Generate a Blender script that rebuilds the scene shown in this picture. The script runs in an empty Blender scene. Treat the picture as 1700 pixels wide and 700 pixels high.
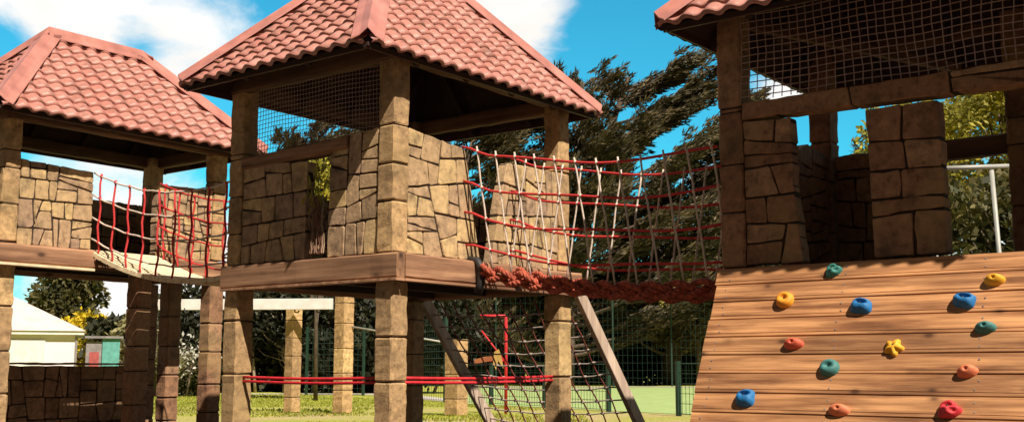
import bpy, bmesh, math, random
from mathutils import Vector, Matrix, noise
R = math.radians
sc = bpy.context.scene
col = sc.collection

# ------------------------------------------------------------------ camera, sky, sun, exposure
EYE = 0.95
cam_d = bpy.data.cameras.new('camera'); cam = bpy.data.objects.new('camera', cam_d); col.objects.link(cam)
cam.location = (0, 0, EYE); cam.rotation_euler = (R(90+7.95), 0, 0)
cam_d.sensor_width = 36; cam_d.lens = 1870*36/1700; cam_d.clip_end = 2000; cam_d.clip_start = .05
sc.camera = cam
sc.view_settings.view_transform = 'Standard'; sc.view_settings.look = 'None'
sc.view_settings.exposure = 0.6; sc.view_settings.gamma = 1
sc.render.engine = 'CYCLES'
SUN_EL, SUN_AZ = 49.5, math.atan2(.492, -.871)
W = bpy.data.worlds.new("World"); sc.world = W; W.use_nodes = True
def build_world():
    nt = W.node_tree; N = nt.nodes; L = nt.links; N.clear()
    out = N.new('ShaderNodeOutputWorld'); bg = N.new('ShaderNodeBackground'); bg.inputs[1].default_value = .054
    sky = N.new('ShaderNodeTexSky'); sky.sky_type = 'NISHITA'; sky.sun_disc = False
    sky.sun_elevation = R(SUN_EL); sky.sun_rotation = SUN_AZ; sky.air_density = 1.1; sky.dust_density = .2; sky.ozone_density = 1.6
    tc = N.new('ShaderNodeTexCoord')
    tint = N.new('ShaderNodeMix'); tint.data_type = 'RGBA'; tint.blend_type = 'MULTIPLY'; tint.inputs[0].default_value = 1
    L.new(sky.outputs[0], tint.inputs[6]); tint.inputs[7].default_value = (.30, 1.75, 1.85, 1)
    def math_(op, a, b=None):
        m = N.new('ShaderNodeMath'); m.operation = op
        for i, v in enumerate((a, b)):
            if v is None: continue
            if hasattr(v, 'links') or hasattr(v, 'is_linked'): L.new(v, m.inputs[i])
            else: m.inputs[i].default_value = v
        return m.outputs[0]
    sep = N.new('ShaderNodeSeparateXYZ'); L.new(tc.outputs['Generated'], sep.inputs[0])
    zz = math_('ADD', math_('MAXIMUM', sep.outputs[2], 0.0), .16)
    cmb = N.new('ShaderNodeCombineXYZ')
    L.new(math_('DIVIDE', sep.outputs[0], zz), cmb.inputs[0]); L.new(math_('DIVIDE', sep.outputs[1], zz), cmb.inputs[1])
    nz = N.new('ShaderNodeTexNoise'); nz.inputs['Scale'].default_value = 6.5; nz.inputs['Detail'].default_value = 12; nz.inputs['Roughness'].default_value = .58
    nz.inputs['Distortion'].default_value = .35
    vm = N.new('ShaderNodeVectorMath'); vm.operation = 'MULTIPLY'; L.new(tc.outputs['Generated'], vm.inputs[0]); vm.inputs[1].default_value = (1, 1, 1.9)
    L.new(vm.outputs[0], nz.inputs['Vector'])
    d = math_('MULTIPLY', math_('SUBTRACT', nz.outputs[0], .5), 3.9)
    blobs = [((-.384,.878,.285),.085,.5), ((-.333,.8985,.286),.085,.5), ((-.265,.922,.283),.075,.5), ((-.285,.928,.236),.05,.5), ((-.222,.931,.292),.04,.15), ((-.2,.93,.315),.03,-.5), ((-.155,.94,.30),.04,-.6), ((-.27,.925,.262),.018,-.5),
             ((.0105,.95,.318),.06,1.0), ((-.03,.95,.32),.03,.5), ((-.185,.931,.318),.03,.5), ((.235,.944,.232),.035,.8), ((-.327,.943,.055),.10,.9), ((-.2,.97,.03),.12,.6),
             ((.105,.955,.277),.10,-1.0), ((-.405,.8856,.238),.035,-1.6), ((-.241,.9475,.205),.045,-1.5), ((-.31,.912,.262),.03,-1.3), ((.3,.93,.2),.08,-.2), ((0,0,1),.75,1.3), ((0,-.7,.4),1.0,1.6), ((.9,-.1,.3),.6,.9), ((-.9,-.1,.3),.6,.9)]  # broad blobs at the end: unseen cloud cover added to neutralise ambient light
    acc = d
    for c, rad, w in blobs:
        v = N.new('ShaderNodeVectorMath'); v.operation = 'DISTANCE'; L.new(tc.outputs['Generated'], v.inputs[0]); v.inputs[1].default_value = Vector(c).normalized()
        q = math_('DIVIDE', v.outputs['Value'], rad); q = math_('MULTIPLY', q, q)
        g = math_('EXPONENT', math_('MULTIPLY', q, -1.0))
        acc = math_('ADD', acc, math_('MULTIPLY', g, w))
    mr = N.new('ShaderNodeMapRange'); mr.interpolation_type = 'SMOOTHSTEP'
    mr.inputs['From Min'].default_value = .0; mr.inputs['From Max'].default_value = .95
    L.new(acc, mr.inputs[0])
    mx = N.new('ShaderNodeMix'); mx.data_type = 'RGBA'
    # cloud body colour, slightly greyer where the noise is thick
    cr = N.new('ShaderNodeValToRGB'); cr.color_ramp.elements[0].color = (13.5,13.2,12.8,1); cr.color_ramp.elements[1].color = (11.5,10.8,10,1)
    cr.color_ramp.elements[0].position = .45; cr.color_ramp.elements[1].position = .75; L.new(nz.outputs[0], cr.inputs[0])
    # added clouds overhead and behind, out of view, are dimmed to lower ambient light
    fr = N.new('ShaderNodeMapRange'); fr.inputs['From Min'].default_value = .1; fr.inputs['From Max'].default_value = .8; fr.inputs['To Min'].default_value = .07; fr.inputs['To Max'].default_value = 1
    L.new(sep.outputs[1], fr.inputs[0])
    cm = N.new('ShaderNodeVectorMath'); cm.operation = 'SCALE'; L.new(cr.outputs[0], cm.inputs[0]); L.new(fr.outputs[0], cm.inputs['Scale'])
    L.new(mr.outputs[0], mx.inputs[0]); L.new(tint.outputs[2], mx.inputs[6]); L.new(cm.outputs[0], mx.inputs[7])
    L.new(mx.outputs[2], bg.inputs[0]); L.new(bg.outputs[0], out.inputs[0])
build_world()
sd = bpy.data.lights.new('sun', 'SUN'); sun = bpy.data.objects.new('sun', sd); col.objects.link(sun)
sd.energy = 5.0; sd.angle = R(.5); sd.color = (1, .89, .75)
sdir = Vector((math.sin(SUN_AZ)*math.cos(R(SUN_EL)), math.cos(SUN_AZ)*math.cos(R(SUN_EL)), math.sin(R(SUN_EL))))
sun.rotation_euler = sdir.to_track_quat('Z', 'Y').to_euler(); sun.location = (5, -8, 20)

# ------------------------------------------------------------------ materials
def mat(name):
    m = bpy.data.materials.new(name); m.use_nodes = True
    nt = m.node_tree; b = nt.nodes['Principled BSDF']; return m, nt, b
def nnoise(nt, scale, detail=4, rough=.55, vec=None, stretch=None, coord='Object'):
    tc = nt.nodes.new('ShaderNodeTexCoord'); src = tc.outputs[coord]
    if stretch:
        mp = nt.nodes.new('ShaderNodeMapping'); mp.inputs['Scale'].default_value = stretch; nt.links.new(src, mp.inputs[0]); src = mp.outputs[0]
    n = nt.nodes.new('ShaderNodeTexNoise'); n.inputs['Scale'].default_value = scale; n.inputs['Detail'].default_value = detail; n.inputs['Roughness'].default_value = rough
    nt.links.new(src, n.inputs['Vector']); return n
def ramp(nt, src, stops):
    r = nt.nodes.new('ShaderNodeValToRGB'); e = r.color_ramp.elements
    while len(e) < len(stops): e.new(.5)
    for i, (p, c) in enumerate(stops): e[i].position = p; e[i].color = (*c, 1)
    nt.links.new(src, r.inputs[0]); return r.outputs[0]
def mixc(nt, a, b, f, mode='MIX'):
    m = nt.nodes.new('ShaderNodeMix'); m.data_type = 'RGBA'; m.blend_type = mode
    for s, v in ((0, f), (6, a), (7, b)):
        if hasattr(v, 'is_linked'): nt.links.new(v, m.inputs[s])
        else: m.inputs[s].default_value = (*v, 1) if isinstance(v, tuple) else v
    return m.outputs[2]
def bump(nt, b, h, s=.4, d=.01):
    n = nt.nodes.new('ShaderNodeBump'); n.inputs['Strength'].default_value = s; n.inputs['Distance'].default_value = d
    nt.links.new(h, n.inputs['Height']); nt.links.new(n.outputs[0], b.inputs['Normal'])
def plain(name, c, rough=.6, metal=0, var=.12, scale=6):
    m, nt, b = mat(name); b.inputs['Roughness'].default_value = rough; b.inputs['Metallic'].default_value = metal
    n = nnoise(nt, scale, 5)
    lo = tuple(x*(1-var*2) for x in c); hi = tuple(min(1, x*(1+var*2)) for x in c)
    nt.links.new(ramp(nt, n.outputs[0], [(.3, lo), (.7, hi)]), b.inputs['Base Color'])
    bump(nt, b, n.outputs[0], .15, .004)
    return m
def stone(name, stops, blot=(.045,.033,.02)):
    m, nt, b = mat(name); b.inputs['Roughness'].default_value = .88
    g = nt.nodes.new('ShaderNodeNewGeometry')
    base = ramp(nt, g.outputs['Random Per Island'], stops)
    n1 = nnoise(nt, 3.3, 6, .62); n2 = nnoise(nt, 15, 8, .74); n3 = nnoise(nt, 1.3, 3)
    sp = ramp(nt, n2.outputs[0], [(.34, (.34,.31,.29)), (.45, (.95,.93,.9)), (.56, (1.2,1.19,1.15)), (.70, (1.95,1.88,1.6))])
    c = mixc(nt, base, sp, .85, 'MULTIPLY')
    f = ramp(nt, n1.outputs[0], [(.50, (0,0,0)), (.70, (.72,.72,.72))])
    c = mixc(nt, c, blot, f)
    f2 = ramp(nt, n3.outputs[0], [(.52, (0,0,0)), (.68, (.5,.5,.5))])
    c = mixc(nt, c, (.36,.245,.10), f2)
    nt.links.new(c, b.inputs['Base Color'])
    h = mixc(nt, n1.outputs[0], n2.outputs[0], .5)
    bump(nt, b, h, .8, .02)
    return m
def wood(name, axis, dark, lite, rough=.7, knots=True, islands=True, grain=1.0):
    m, nt, b = mat(name); b.inputs['Roughness'].default_value = rough
    st = [26, 26, 26]; st[axis] = 1.1
    n = nnoise(nt, 1.0*grain, 7, .62, stretch=tuple(st)); 
    st2 = [5, 5, 5]; st2[axis] = .9
    n2 = nnoise(nt, 1.3, 4, .5, stretch=tuple(st2))
    c = ramp(nt, n.outputs[0], [(.28, dark), (.5, tuple((a+b_)/2 for a, b_ in zip(dark, lite))), (.68, lite)])
    c = mixc(nt, c, ramp(nt, n2.outputs[0], [(.3, (.62,.58,.55)), (.6, (1.1,1.08,1.05))]), .9, 'MULTIPLY')
    if islands:
        g = nt.nodes.new('ShaderNodeNewGeometry'); oi = nt.nodes.new('ShaderNodeObjectInfo')
        c = mixc(nt, c, ramp(nt, oi.outputs['Random'], [(0, (.80,.78,.76)), (1, (1.18,1.14,1.1))]), 1.0, 'MULTIPLY')
    if knots == 2:
        n5 = nnoise(nt, 1.0, 5, .6, stretch=(1.0, 11, 11)); c = mixc(nt, c, ramp(nt, n5.outputs[0], [(.34, (.42,.34,.30)), (.48, (.9,.88,.86)), (.7, (1.12,1.12,1.1))]), .9, 'MULTIPLY')
    if knots:
        tc = nt.nodes.new('ShaderNodeTexCoord'); mp = nt.nodes.new('ShaderNodeMapping'); s3 = [3.6, 3.6, 3.6]; s3[axis] = 1.9
        mp.inputs['Scale'].default_value = s3; nt.links.new(tc.outputs['Object'], mp.inputs[0])
        v = nt.nodes.new('ShaderNodeTexVoronoi'); v.inputs['Scale'].default_value = 1.2 if knots != 2 else 1.75; nt.links.new(mp.outputs[0], v.inputs['Vector'])
        k = ramp(nt, v.outputs['Distance'], [(.055, (.9,.9,.9)), (.13, (.25,.25,.25)), (.22, (0,0,0))])
        c = mixc(nt, c, tuple(x*.33 for x in dark), k)
    nt.links.new(c, b.inputs['Base Color']); bump(nt, b, n.outputs[0], .45, .004)
    return m
M = {}
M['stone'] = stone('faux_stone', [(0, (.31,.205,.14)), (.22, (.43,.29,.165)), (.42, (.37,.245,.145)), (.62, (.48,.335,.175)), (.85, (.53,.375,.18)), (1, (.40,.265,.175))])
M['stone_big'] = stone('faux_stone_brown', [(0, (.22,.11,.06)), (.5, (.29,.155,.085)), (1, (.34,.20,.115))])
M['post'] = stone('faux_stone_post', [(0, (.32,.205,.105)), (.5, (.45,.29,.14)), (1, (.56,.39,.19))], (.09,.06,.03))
M['joint'] = plain('dark_joint', (.030,.017,.010), .95)
M['log'] = wood('carved_log', 0, (.10,.045,.022), (.42,.235,.13), .85, islands=False, grain=.6)
M['log_y'] = wood('carved_log_y', 1, (.13,.055,.028), (.50,.28,.16), .85, islands=False, grain=.6)
M['beam_x'] = wood('beam_timber_x', 0, (.09,.045,.022), (.20,.11,.06), .8, knots=False)
M['beam_y'] = wood('beam_timber_y', 1, (.09,.045,.022), (.20,.11,.06), .8, knots=False)
M['plank'] = wood('climbing_plank_timber', 0, (.22,.086,.033), (.76,.41,.19), .62, knots=2)
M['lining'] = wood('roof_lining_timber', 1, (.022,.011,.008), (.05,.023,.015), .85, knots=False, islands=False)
M['rail'] = wood('ramp_rail_timber', 2, (.34,.26,.20), (.64,.53,.45), .8, knots=False)
M['slat'] = plain('bridge_slat', (.72,.58,.38), .8, var=.1, scale=9)
M['red_rope'] = plain('red_rope', (.52,.03,.03), .8, scale=60)
M['maroon_rope'] = plain('maroon_rope', (.20,.045,.032), .85, scale=50)
M['thick_rope'] = plain('thick_red_rope', (.36,.075,.04), .9, var=.3, scale=35)
M['grey_rope'] = plain('grey_rope', (.33,.27,.23), .85, scale=60)
M['white_rope'] = plain('pale_rope', (.60,.50,.42), .85, scale=60)
M['strap'] = plain('red_strap', (.58,.02,.03), .6, scale=20)
M['black'] = plain('black_rubber', (.02,.018,.018), .6)
M['net'] = plain('net_twine', (.36,.25,.22), .8, scale=40)
M['green_steel'] = plain('green_steel', (.008,.035,.022), .5)
M['white_paint'] = plain('white_paint', (.66,.64,.62), .6, var=.05)
M['white_steel'] = plain('white_steel', (.36,.36,.33), .45, var=.05)
M['cabin_wall'] = plain('cabin_wall', (.70,.64,.70), .7, var=.03, scale=2)
M['cabin_roof'] = plain('cabin_roof', (.62,.53,.48), .8, var=.06, scale=3)
M['teal'] = plain('teal_panel', (.10,.33,.30), .6)
M['rust'] = plain('rust_orange_panel', (.26,.08,.025), .7)
M['ochre'] = plain('ochre_panel', (.42,.27,.07), .7)
M['grey'] = plain('grey_trim', (.22,.2,.2), .6)
M['glass'] = plain('dark_glass', (.05,.06,.07), .15)
def tile_mat():
    m, nt, b = mat('red_roof_tile'); b.inputs['Roughness'].default_value = .5
    n = nnoise(nt, 1.6, 5, .6); n2 = nnoise(nt, 30, 4)
    c = ramp(nt, n.outputs[0], [(.3, (.38,.14,.11)), (.7, (.52,.24,.20))])
    c = mixc(nt, c, ramp(nt, n2.outputs[0], [(.3, (.85,.83,.8)), (.7, (1.08,1.07,1.06))]), .8, 'MULTIPLY')
    n3 = nnoise(nt, 5, 8, .72); c = mixc(nt, c, (.16,.075,.05), ramp(nt, n3.outputs[0], [(.48, (0,0,0)), (.68, (.8,.8,.8))]))
    n4 = nnoise(nt, 9, 5, .6); c = mixc(nt, c, (.60,.38,.30), ramp(nt, n4.outputs[0], [(.6, (0,0,0)), (.75, (.5,.5,.5))]))
    nt.links.new(c, b.inputs['Base Color']); bump(nt, b, n2.outputs[0], .2, .003); return m
M['tile'] = tile_mat()
M['cap'] = plain('ridge_cap_metal', (.44,.17,.135), .5, var=.14, scale=4)
M['drip'] = plain('roof_edge_metal', (.06,.02,.015), .55, var=.06, scale=4)
def foliage(name, dark, lite, trans=.3, sc_=.6):
    m, nt, b = mat(name); b.inputs['Roughness'].default_value = .65
    g = nt.nodes.new('ShaderNodeNewGeometry')
    c = ramp(nt, g.outputs['Random Per Island'], [(0, dark), (.55, tuple((a+b_)/2 for a, b_ in zip(dark, lite))), (1, lite)])
    n = nnoise(nt, sc_, 3)
    c = mixc(nt, c, ramp(nt, n.outputs[0], [(.35, (.6,.62,.6)), (.65, (1.25,1.2,1.0))]), 1, 'MULTIPLY')
    nt.links.new(c, b.inputs['Base Color'])
    tr = nt.nodes.new('ShaderNodeBsdfTranslucent'); nt.links.new(c, tr.inputs[0])
    ms = nt.nodes.new('ShaderNodeMixShader'); ms.inputs[0].default_value = trans
    nt.links.new(b.outputs[0], ms.inputs[1]); nt.links.new(tr.outputs[0], ms.inputs[2])
    nt.links.new(ms.outputs[0], nt.nodes['Material Output'].inputs[0]); return m
M['cypress'] = foliage('cypress_foliage', (.026,.026,.012), (.155,.112,.048), .12)
M['dark_leaf'] = foliage('dark_leaf', (.014,.019,.010), (.055,.058,.026))
M['olive_leaf'] = foliage('olive_leaf', (.045,.055,.02), (.15,.125,.04))
M['lime_leaf'] = foliage('lime_leaf', (.26,.25,.03), (.52,.45,.07), .4)
M['yellow_leaf'] = foliage('yellow_blossom', (.50,.40,.02), (.85,.62,.02), .3)
M['pale_leaf'] = foliage('pale_leaf', (.30,.28,.14), (.55,.50,.28), .4)
M['blossom'] = foliage('white_blossom', (.6,.58,.56), (.8,.78,.8), .3)
M['dry_stem'] = foliage('dry_stem', (.20,.07,.045), (.45,.32,.22), .1)
M['bark'] = plain('bark', (.10,.07,.05), .95, var=.25, scale=5)
M['pale_bark'] = plain('pale_bark', (.38,.30,.22), .9, var=.2, scale=4)
def ground_mat():
    m, nt, b = mat('grass_ground'); b.inputs['Roughness'].default_value = .95
    n = nnoise(nt, .35, 6, .6); n2 = nnoise(nt, 9, 8, .75); n3 = nnoise(nt, .12, 4)
    g = ramp(nt, n2.outputs[0], [(.3, (.20,.23,.02)), (.5, (.33,.35,.04)), (.7, (.46,.43,.10))])
    s = ramp(nt, n2.outputs[0], [(.3, (.36,.27,.12)), (.7, (.52,.41,.20))])
    # worn, sandy ground near the towers, grass further out
    tc = nt.nodes.new('ShaderNodeTexCoord'); sp = nt.nodes.new('ShaderNodeSeparateXYZ'); nt.links.new(tc.outputs['Object'], sp.inputs[0])
    mr = nt.nodes.new('ShaderNodeMapRange'); mr.inputs['From Min'].default_value = 31; mr.inputs['From Max'].default_value = 23; nt.links.new(sp.outputs[1], mr.inputs[0])
    ad = nt.nodes.new('ShaderNodeMath'); ad.operation = 'MULTIPLY'; nt.links.new(mr.outputs[0], ad.inputs[0])
    wr = ramp(nt, n.outputs[0], [(.40, (0,0,0)), (.6, (1,1,1))]); nt.links.new(wr, ad.inputs[1])
    c = mixc(nt, g, s, ad.outputs[0])
    mr2 = nt.nodes.new('ShaderNodeMapRange'); mr2.inputs['From Min'].default_value = 17.5; mr2.inputs['From Max'].default_value = 16; nt.links.new(sp.outputs[1], mr2.inputs[0])  # unseen dark ground close by, added to cut bounce under the decks
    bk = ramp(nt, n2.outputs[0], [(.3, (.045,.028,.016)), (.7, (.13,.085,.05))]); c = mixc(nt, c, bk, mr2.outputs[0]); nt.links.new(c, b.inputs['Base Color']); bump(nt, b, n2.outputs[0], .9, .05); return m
M['ground'] = ground_mat()
M['court'] = plain('court_turf', (.30,.40,.14), .9, var=.08, scale=1.5)
M['path'] = plain('path_concrete', (.46,.42,.38), .9, var=.06)

# ------------------------------------------------------------------ object helpers
def empty(name, loc, rz=0):
    o = bpy.data.objects.new(name, None); col.objects.link(o); o.location = loc; o.rotation_euler = (0, 0, rz); o.empty_display_size = .2; return o
def tag(o, label=None, cat=None, group=None, kind=None):
    if label: o['label'] = label
    if cat: o['category'] = cat
    if group: o['group'] = group
    if kind: o['kind'] = kind
    return o
class MB:
    def __init__(s): s.v = []; s.f = []; s.mi = []; s.sm = []
    def add(s, vs, fs, mi=0, smooth=False):
        k = len(s.v); s.v += [tuple(v) for v in vs]
        for f in fs: s.f.append(tuple(i+k for i in f)); s.mi.append(mi); s.sm.append(smooth)
    def box(s, a, b, mi=0, M_=None):
        x0,y0,z0 = a; x1,y1,z1 = b
        vs = [Vector(p) for p in ((x0,y0,z0),(x1,y0,z0),(x1,y1,z0),(x0,y1,z0),(x0,y0,z1),(x1,y0,z1),(x1,y1,z1),(x0,y1,z1))]
        if M_: vs = [M_ @ v for v in vs]
        s.add(vs, [(0,3,2,1),(4,5,6,7),(0,1,5,4),(1,2,6,5),(2,3,7,6),(3,0,4,7)], mi)
    def bar(s, p0, p1, w, h, mi=0, up=(0,0,1), n=1, jit=0, rng=None, bev=.08):
        """bar of chamfered rectangular section, w across, h along up"""
        p0 = Vector(p0); p1 = Vector(p1); d = (p1-p0); ln = d.length; d.normalize()
        side = d.cross(Vector(up)).normalized(); upv = side.cross(d).normalized()
        c = min(w, h)*bev
        sec = [(-w/2+c,-h/2),(w/2-c,-h/2),(w/2,-h/2+c),(w/2,h/2-c),(w/2-c,h/2),(-w/2+c,h/2),(-w/2,h/2-c),(-w/2,-h/2+c)]
        vs = []
        for i in range(n+1):
            for (a, b) in sec:
                ja = rng.uniform(-jit, jit) if jit else 0; jb = rng.uniform(-jit, jit) if jit else 0
                vs.append(p0+d*ln*i/n+side*(a+ja)+upv*(b+jb))
        fs = []
        for i in range(n):
            for j in range(8):
                k = (j+1) % 8; fs.append((i*8+j, i*8+k, (i+1)*8+k, (i+1)*8+j))
        fs.append(tuple(range(7,-1,-1))); fs.append(tuple(n*8+j for j in range(8)))
        s.add(vs, fs, mi)
    def tube(s, pts, r, n=5, mi=0, cap=True):
        pts = [Vector(p) for p in pts]; vs = []; prev = None
        for i, p in enumerate(pts):
            d = (pts[min(i+1, len(pts)-1)]-pts[max(i-1, 0)])
            if d.length < 1e-9: d = Vector((0,0,1))
            d.normalize()
            if prev is None:
                a = Vector((0,0,1)) if abs(d.z) < .9 else Vector((1,0,0)); x = d.cross(a).normalized()
            else: x = (prev - d*prev.dot(d)).normalized()
            prev = x; y = d.cross(x)
            rr = r[i] if isinstance(r, (list, tuple)) else r
            for j in range(n):
                t = 2*math.pi*j/n; vs.append(p+x*math.cos(t)*rr+y*math.sin(t)*rr)
        fs = []
        for i in range(len(pts)-1):
            for j in range(n):
                k = (j+1) % n; fs.append((i*n+j, i*n+k, (i+1)*n+k, (i+1)*n+j))
        if cap: fs.append(tuple(range(n-1,-1,-1))); fs.append(tuple((len(pts)-1)*n+j for j in range(n)))
        s.add(vs, fs, mi, n > 4)
    def build(s, name, mats, parent=None, recalc=False):
        me = bpy.data.meshes.new(name); me.from_pydata(s.v, [], s.f)
        for m in (mats if isinstance(mats, (list, tuple)) else [mats]): me.materials.append(m)
        me.polygons.foreach_set('material_index', s.mi); me.polygons.foreach_set('use_smooth', s.sm)
        if recalc:
            bm = bmesh.new(); bm.from_mesh(me); bmesh.ops.recalc_face_normals(bm, faces=bm.faces); bm.to_mesh(me); bm.free()
        me.update()
        o = bpy.data.objects.new(name, me); col.objects.link(o)
        if parent: o.parent = parent
        return o
# convex polygon tools for the crazy-paved panels
def area(p): return abs(sum(p[i][0]*p[(i+1)%len(p)][1]-p[(i+1)%len(p)][0]*p[i][1] for i in range(len(p))))/2
def ccw(p):
    a = sum(p[i][0]*p[(i+1)%len(p)][1]-p[(i+1)%len(p)][0]*p[i][1] for i in range(len(p)))
    return p if a > 0 else p[::-1]
def cut(p, o, d):
    n = (-d[1], d[0]); sd_ = [(q[0]-o[0])*n[0]+(q[1]-o[1])*n[1] for q in p]; A = []; B = []
    for i in range(len(p)):
        j = (i+1) % len(p); a, b = sd_[i], sd_[j]
        if a >= 0: A.append(p[i])
        if a <= 0: B.append(p[i])
        if a*b < 0:
            t = a/(a-b); q = (p[i][0]+(p[j][0]-p[i][0])*t, p[i][1]+(p[j][1]-p[i][1])*t); A.append(q); B.append(q)
    return A, B
def split(p, target, rng, out, elong=1.0, depth=0):
    xs = [q[0] for q in p]; ys = [q[1] for q in p]; w = max(xs)-min(xs); h = max(ys)-min(ys)
    if depth > 9 or area(p) < target*rng.uniform(.75, 1.9): out.append(p); return
    vert = (w/elong > h) if rng.random() < .88 else (w/elong <= h)
    t = rng.uniform(.34, .66); tilt = rng.gauss(0, .06) if rng.random() < .8 else rng.uniform(-.35, .35)
    o = (min(xs)+w*(t if vert else .5), min(ys)+h*(.5 if vert else t))
    d = (tilt, 1) if vert else (1, tilt)
    A, B = cut(p, o, d)
    if len(A) < 3 or len(B) < 3 or min(area(A), area(B)) < target*.25: out.append(p); return
    split(A, target, rng, out, elong, depth+1); split(B, target, rng, out, elong, depth+1)
def inset(p, g):
    p = ccw(p); n = len(p); L = []
    for i in range(n):
        a = p[i]; b = p[(i+1)%n]; dx, dy = b[0]-a[0], b[1]-a[1]; l = math.hypot(dx, dy)
        if l < 1e-5: continue
        nx, ny = -dy/l, dx/l; L.append(((a[0]+nx*g, a[1]+ny*g), (dx/l, dy/l)))
    out = []
    for i in range(len(L)):
        (p1, d1), (p2, d2) = L[i-1], L[i]; den = d1[0]*d2[1]-d1[1]*d2[0]
        if abs(den) < 1e-3: out.append(p2); continue
        t = ((p2[0]-p1[0])*d2[1]-(p2[1]-p1[1])*d2[0])/den; out.append((p1[0]+d1[0]*t, p1[1]+d1[1]*t))
    return out
def stone_panel(parent, axis, val, thick, polys, cell, seed, mt='stone', elong=1.25, name='wall_panel', joint=.0072, rounded=.0050):
    """axis 'y': panel lies in plane y=val, u runs along x; axis 'x': plane x=val, u along y. thick goes to +n from val"""
    rng = random.Random(seed); mb = MB()
    P3 = (lambda u, h, n: (u, val+n, h)) if axis == 'y' else (lambda u, h, n: (val+n, u, h))
    lo, hi = min(0, thick), max(0, thick)
    for poly in polys:
        poly = ccw(poly); core = inset(poly, .012); n = len(core)
        mb.add([P3(u, h, lo+.011) for u, h in core]+[P3(u, h, hi-.011) for u, h in core],
               [tuple(range(n-1,-1,-1)), tuple(range(n, 2*n))]+[(i, (i+1)%n, n+(i+1)%n, n+i) for i in range(n)], 1)
        cells = []; split(poly, cell, rng, cells, elong)
        for c in cells:
            c = inset(c, joint)
            if len(c) < 3 or area(c) < 1e-4: continue
            # round the block by cutting its corners and bending the edges a little
            q = []
            m_ = len(c)
            for i in range(m_):
                a = c[i]; b = c[(i+1)%m_]; l = math.hypot(b[0]-a[0], b[1]-a[1])
                if l < 1e-6: continue
                k = min(.010, l*.2)/l
                nn = max(1, int(l/.09)); ts = [k]+[k+(1-2*k)*j/nn for j in range(1, nn)]+[1-k]
                for t in ts:
                    j1 = rng.gauss(0, .0034)
                    q.append((a[0]+(b[0]-a[0])*t+j1, a[1]+(b[1]-a[1])*t+rng.gauss(0, .0034)))
            i2 = inset(q, rounded)
            if len(i2) != len(q): i2 = [((x-sum(a[0] for a in q)/len(q))*.9+sum(a[0] for a in q)/len(q), (y-sum(a[1] for a in q)/len(q))*.9+sum(a[1] for a in q)/len(q)) for x, y in q]
            e = rng.uniform(-.004, .006); n = len(q)
            rings = [(i2, lo-e), (q, lo+.004), (q, hi-.004), (i2, hi+e)]
            vs = []; 
            for ring, dd in rings: vs += [P3(u, h, dd) for u, h in ring]
            fs = [tuple(range(n-1,-1,-1)), tuple(3*n+i for i in range(n))]
            for r_ in range(3):
                for i in range(n): fs.append((r_*n+i, r_*n+(i+1)%n, (r_+1)*n+(i+1)%n, (r_+1)*n+i))
            mb.add(vs, fs, 0)
    return mb.build(name, [M[mt], M['joint']], parent, recalc=True)
def stone_post(parent, x0, x1, y0, y1, z0, z1, seed, seg=.38, mt='post', smooth_from=None, name='post', gap=.011):
    rng = random.Random(seed); mb = MB(); g = .012
    mb.box((x0+g, y0+g, z0), (x1-g, y1-g, z1-.005), 1)
    z = z0
    while z < z1-.02:
        h = rng.uniform(seg*.75, seg*1.3)
        if smooth_from is not None and z >= smooth_from-.05: h = 9
        ze = min(z+h, z1)
        if smooth_from is not None and z < smooth_from < ze: ze = smooth_from
        if z1-ze < .12: ze = z1
        n = max(2, int((ze-z)/.07)); j = .0055
        vs = []; c = .012
        hs = [z+gap/2, z+gap/2+.012]+[z+(ze-z)*k/n for k in range(1, n)]+[ze-gap/2-.012, ze-gap/2]
        for k, hz in enumerate(hs):
            sh = .009 if k in (0, len(hs)-1) else 0
            a0, a1, b0, b1 = x0+sh, x1-sh, y0+sh, y1-sh
            for (a, b) in ((a0+c,b0),(a1-c,b0),(a1,b0+c),(a1,b1-c),(a1-c,b1),(a0+c,b1),(a0,b1-c),(a0,b0+c)):
                vs.append((a+rng.uniform(-j, j), b+rng.uniform(-j, j), hz))
        fs = [tuple(range(7,-1,-1)), tuple((len(hs)-1)*8+q for q in range(8))]
        for k in range(len(hs)-1):
            for q in range(8): fs.append((k*8+q, k*8+(q+1)%8, (k+1)*8+(q+1)%8, (k+1)*8+q))
        mb.add(vs, fs, 0); z = ze
    return mb.build(name, [M[mt], M['joint']], parent)
def log(parent, p0, p1, w, h, mt, seed, name='beam', jit=.006, seg=.14):
    rng = random.Random(seed); mb = MB(); ln = (Vector(p1)-Vector(p0)).length
    mb.bar(p0, p1, w, h, n=max(2, int(ln/seg)), jit=jit, rng=rng, bev=.16); return mb.build(name, M[mt], parent)
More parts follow.
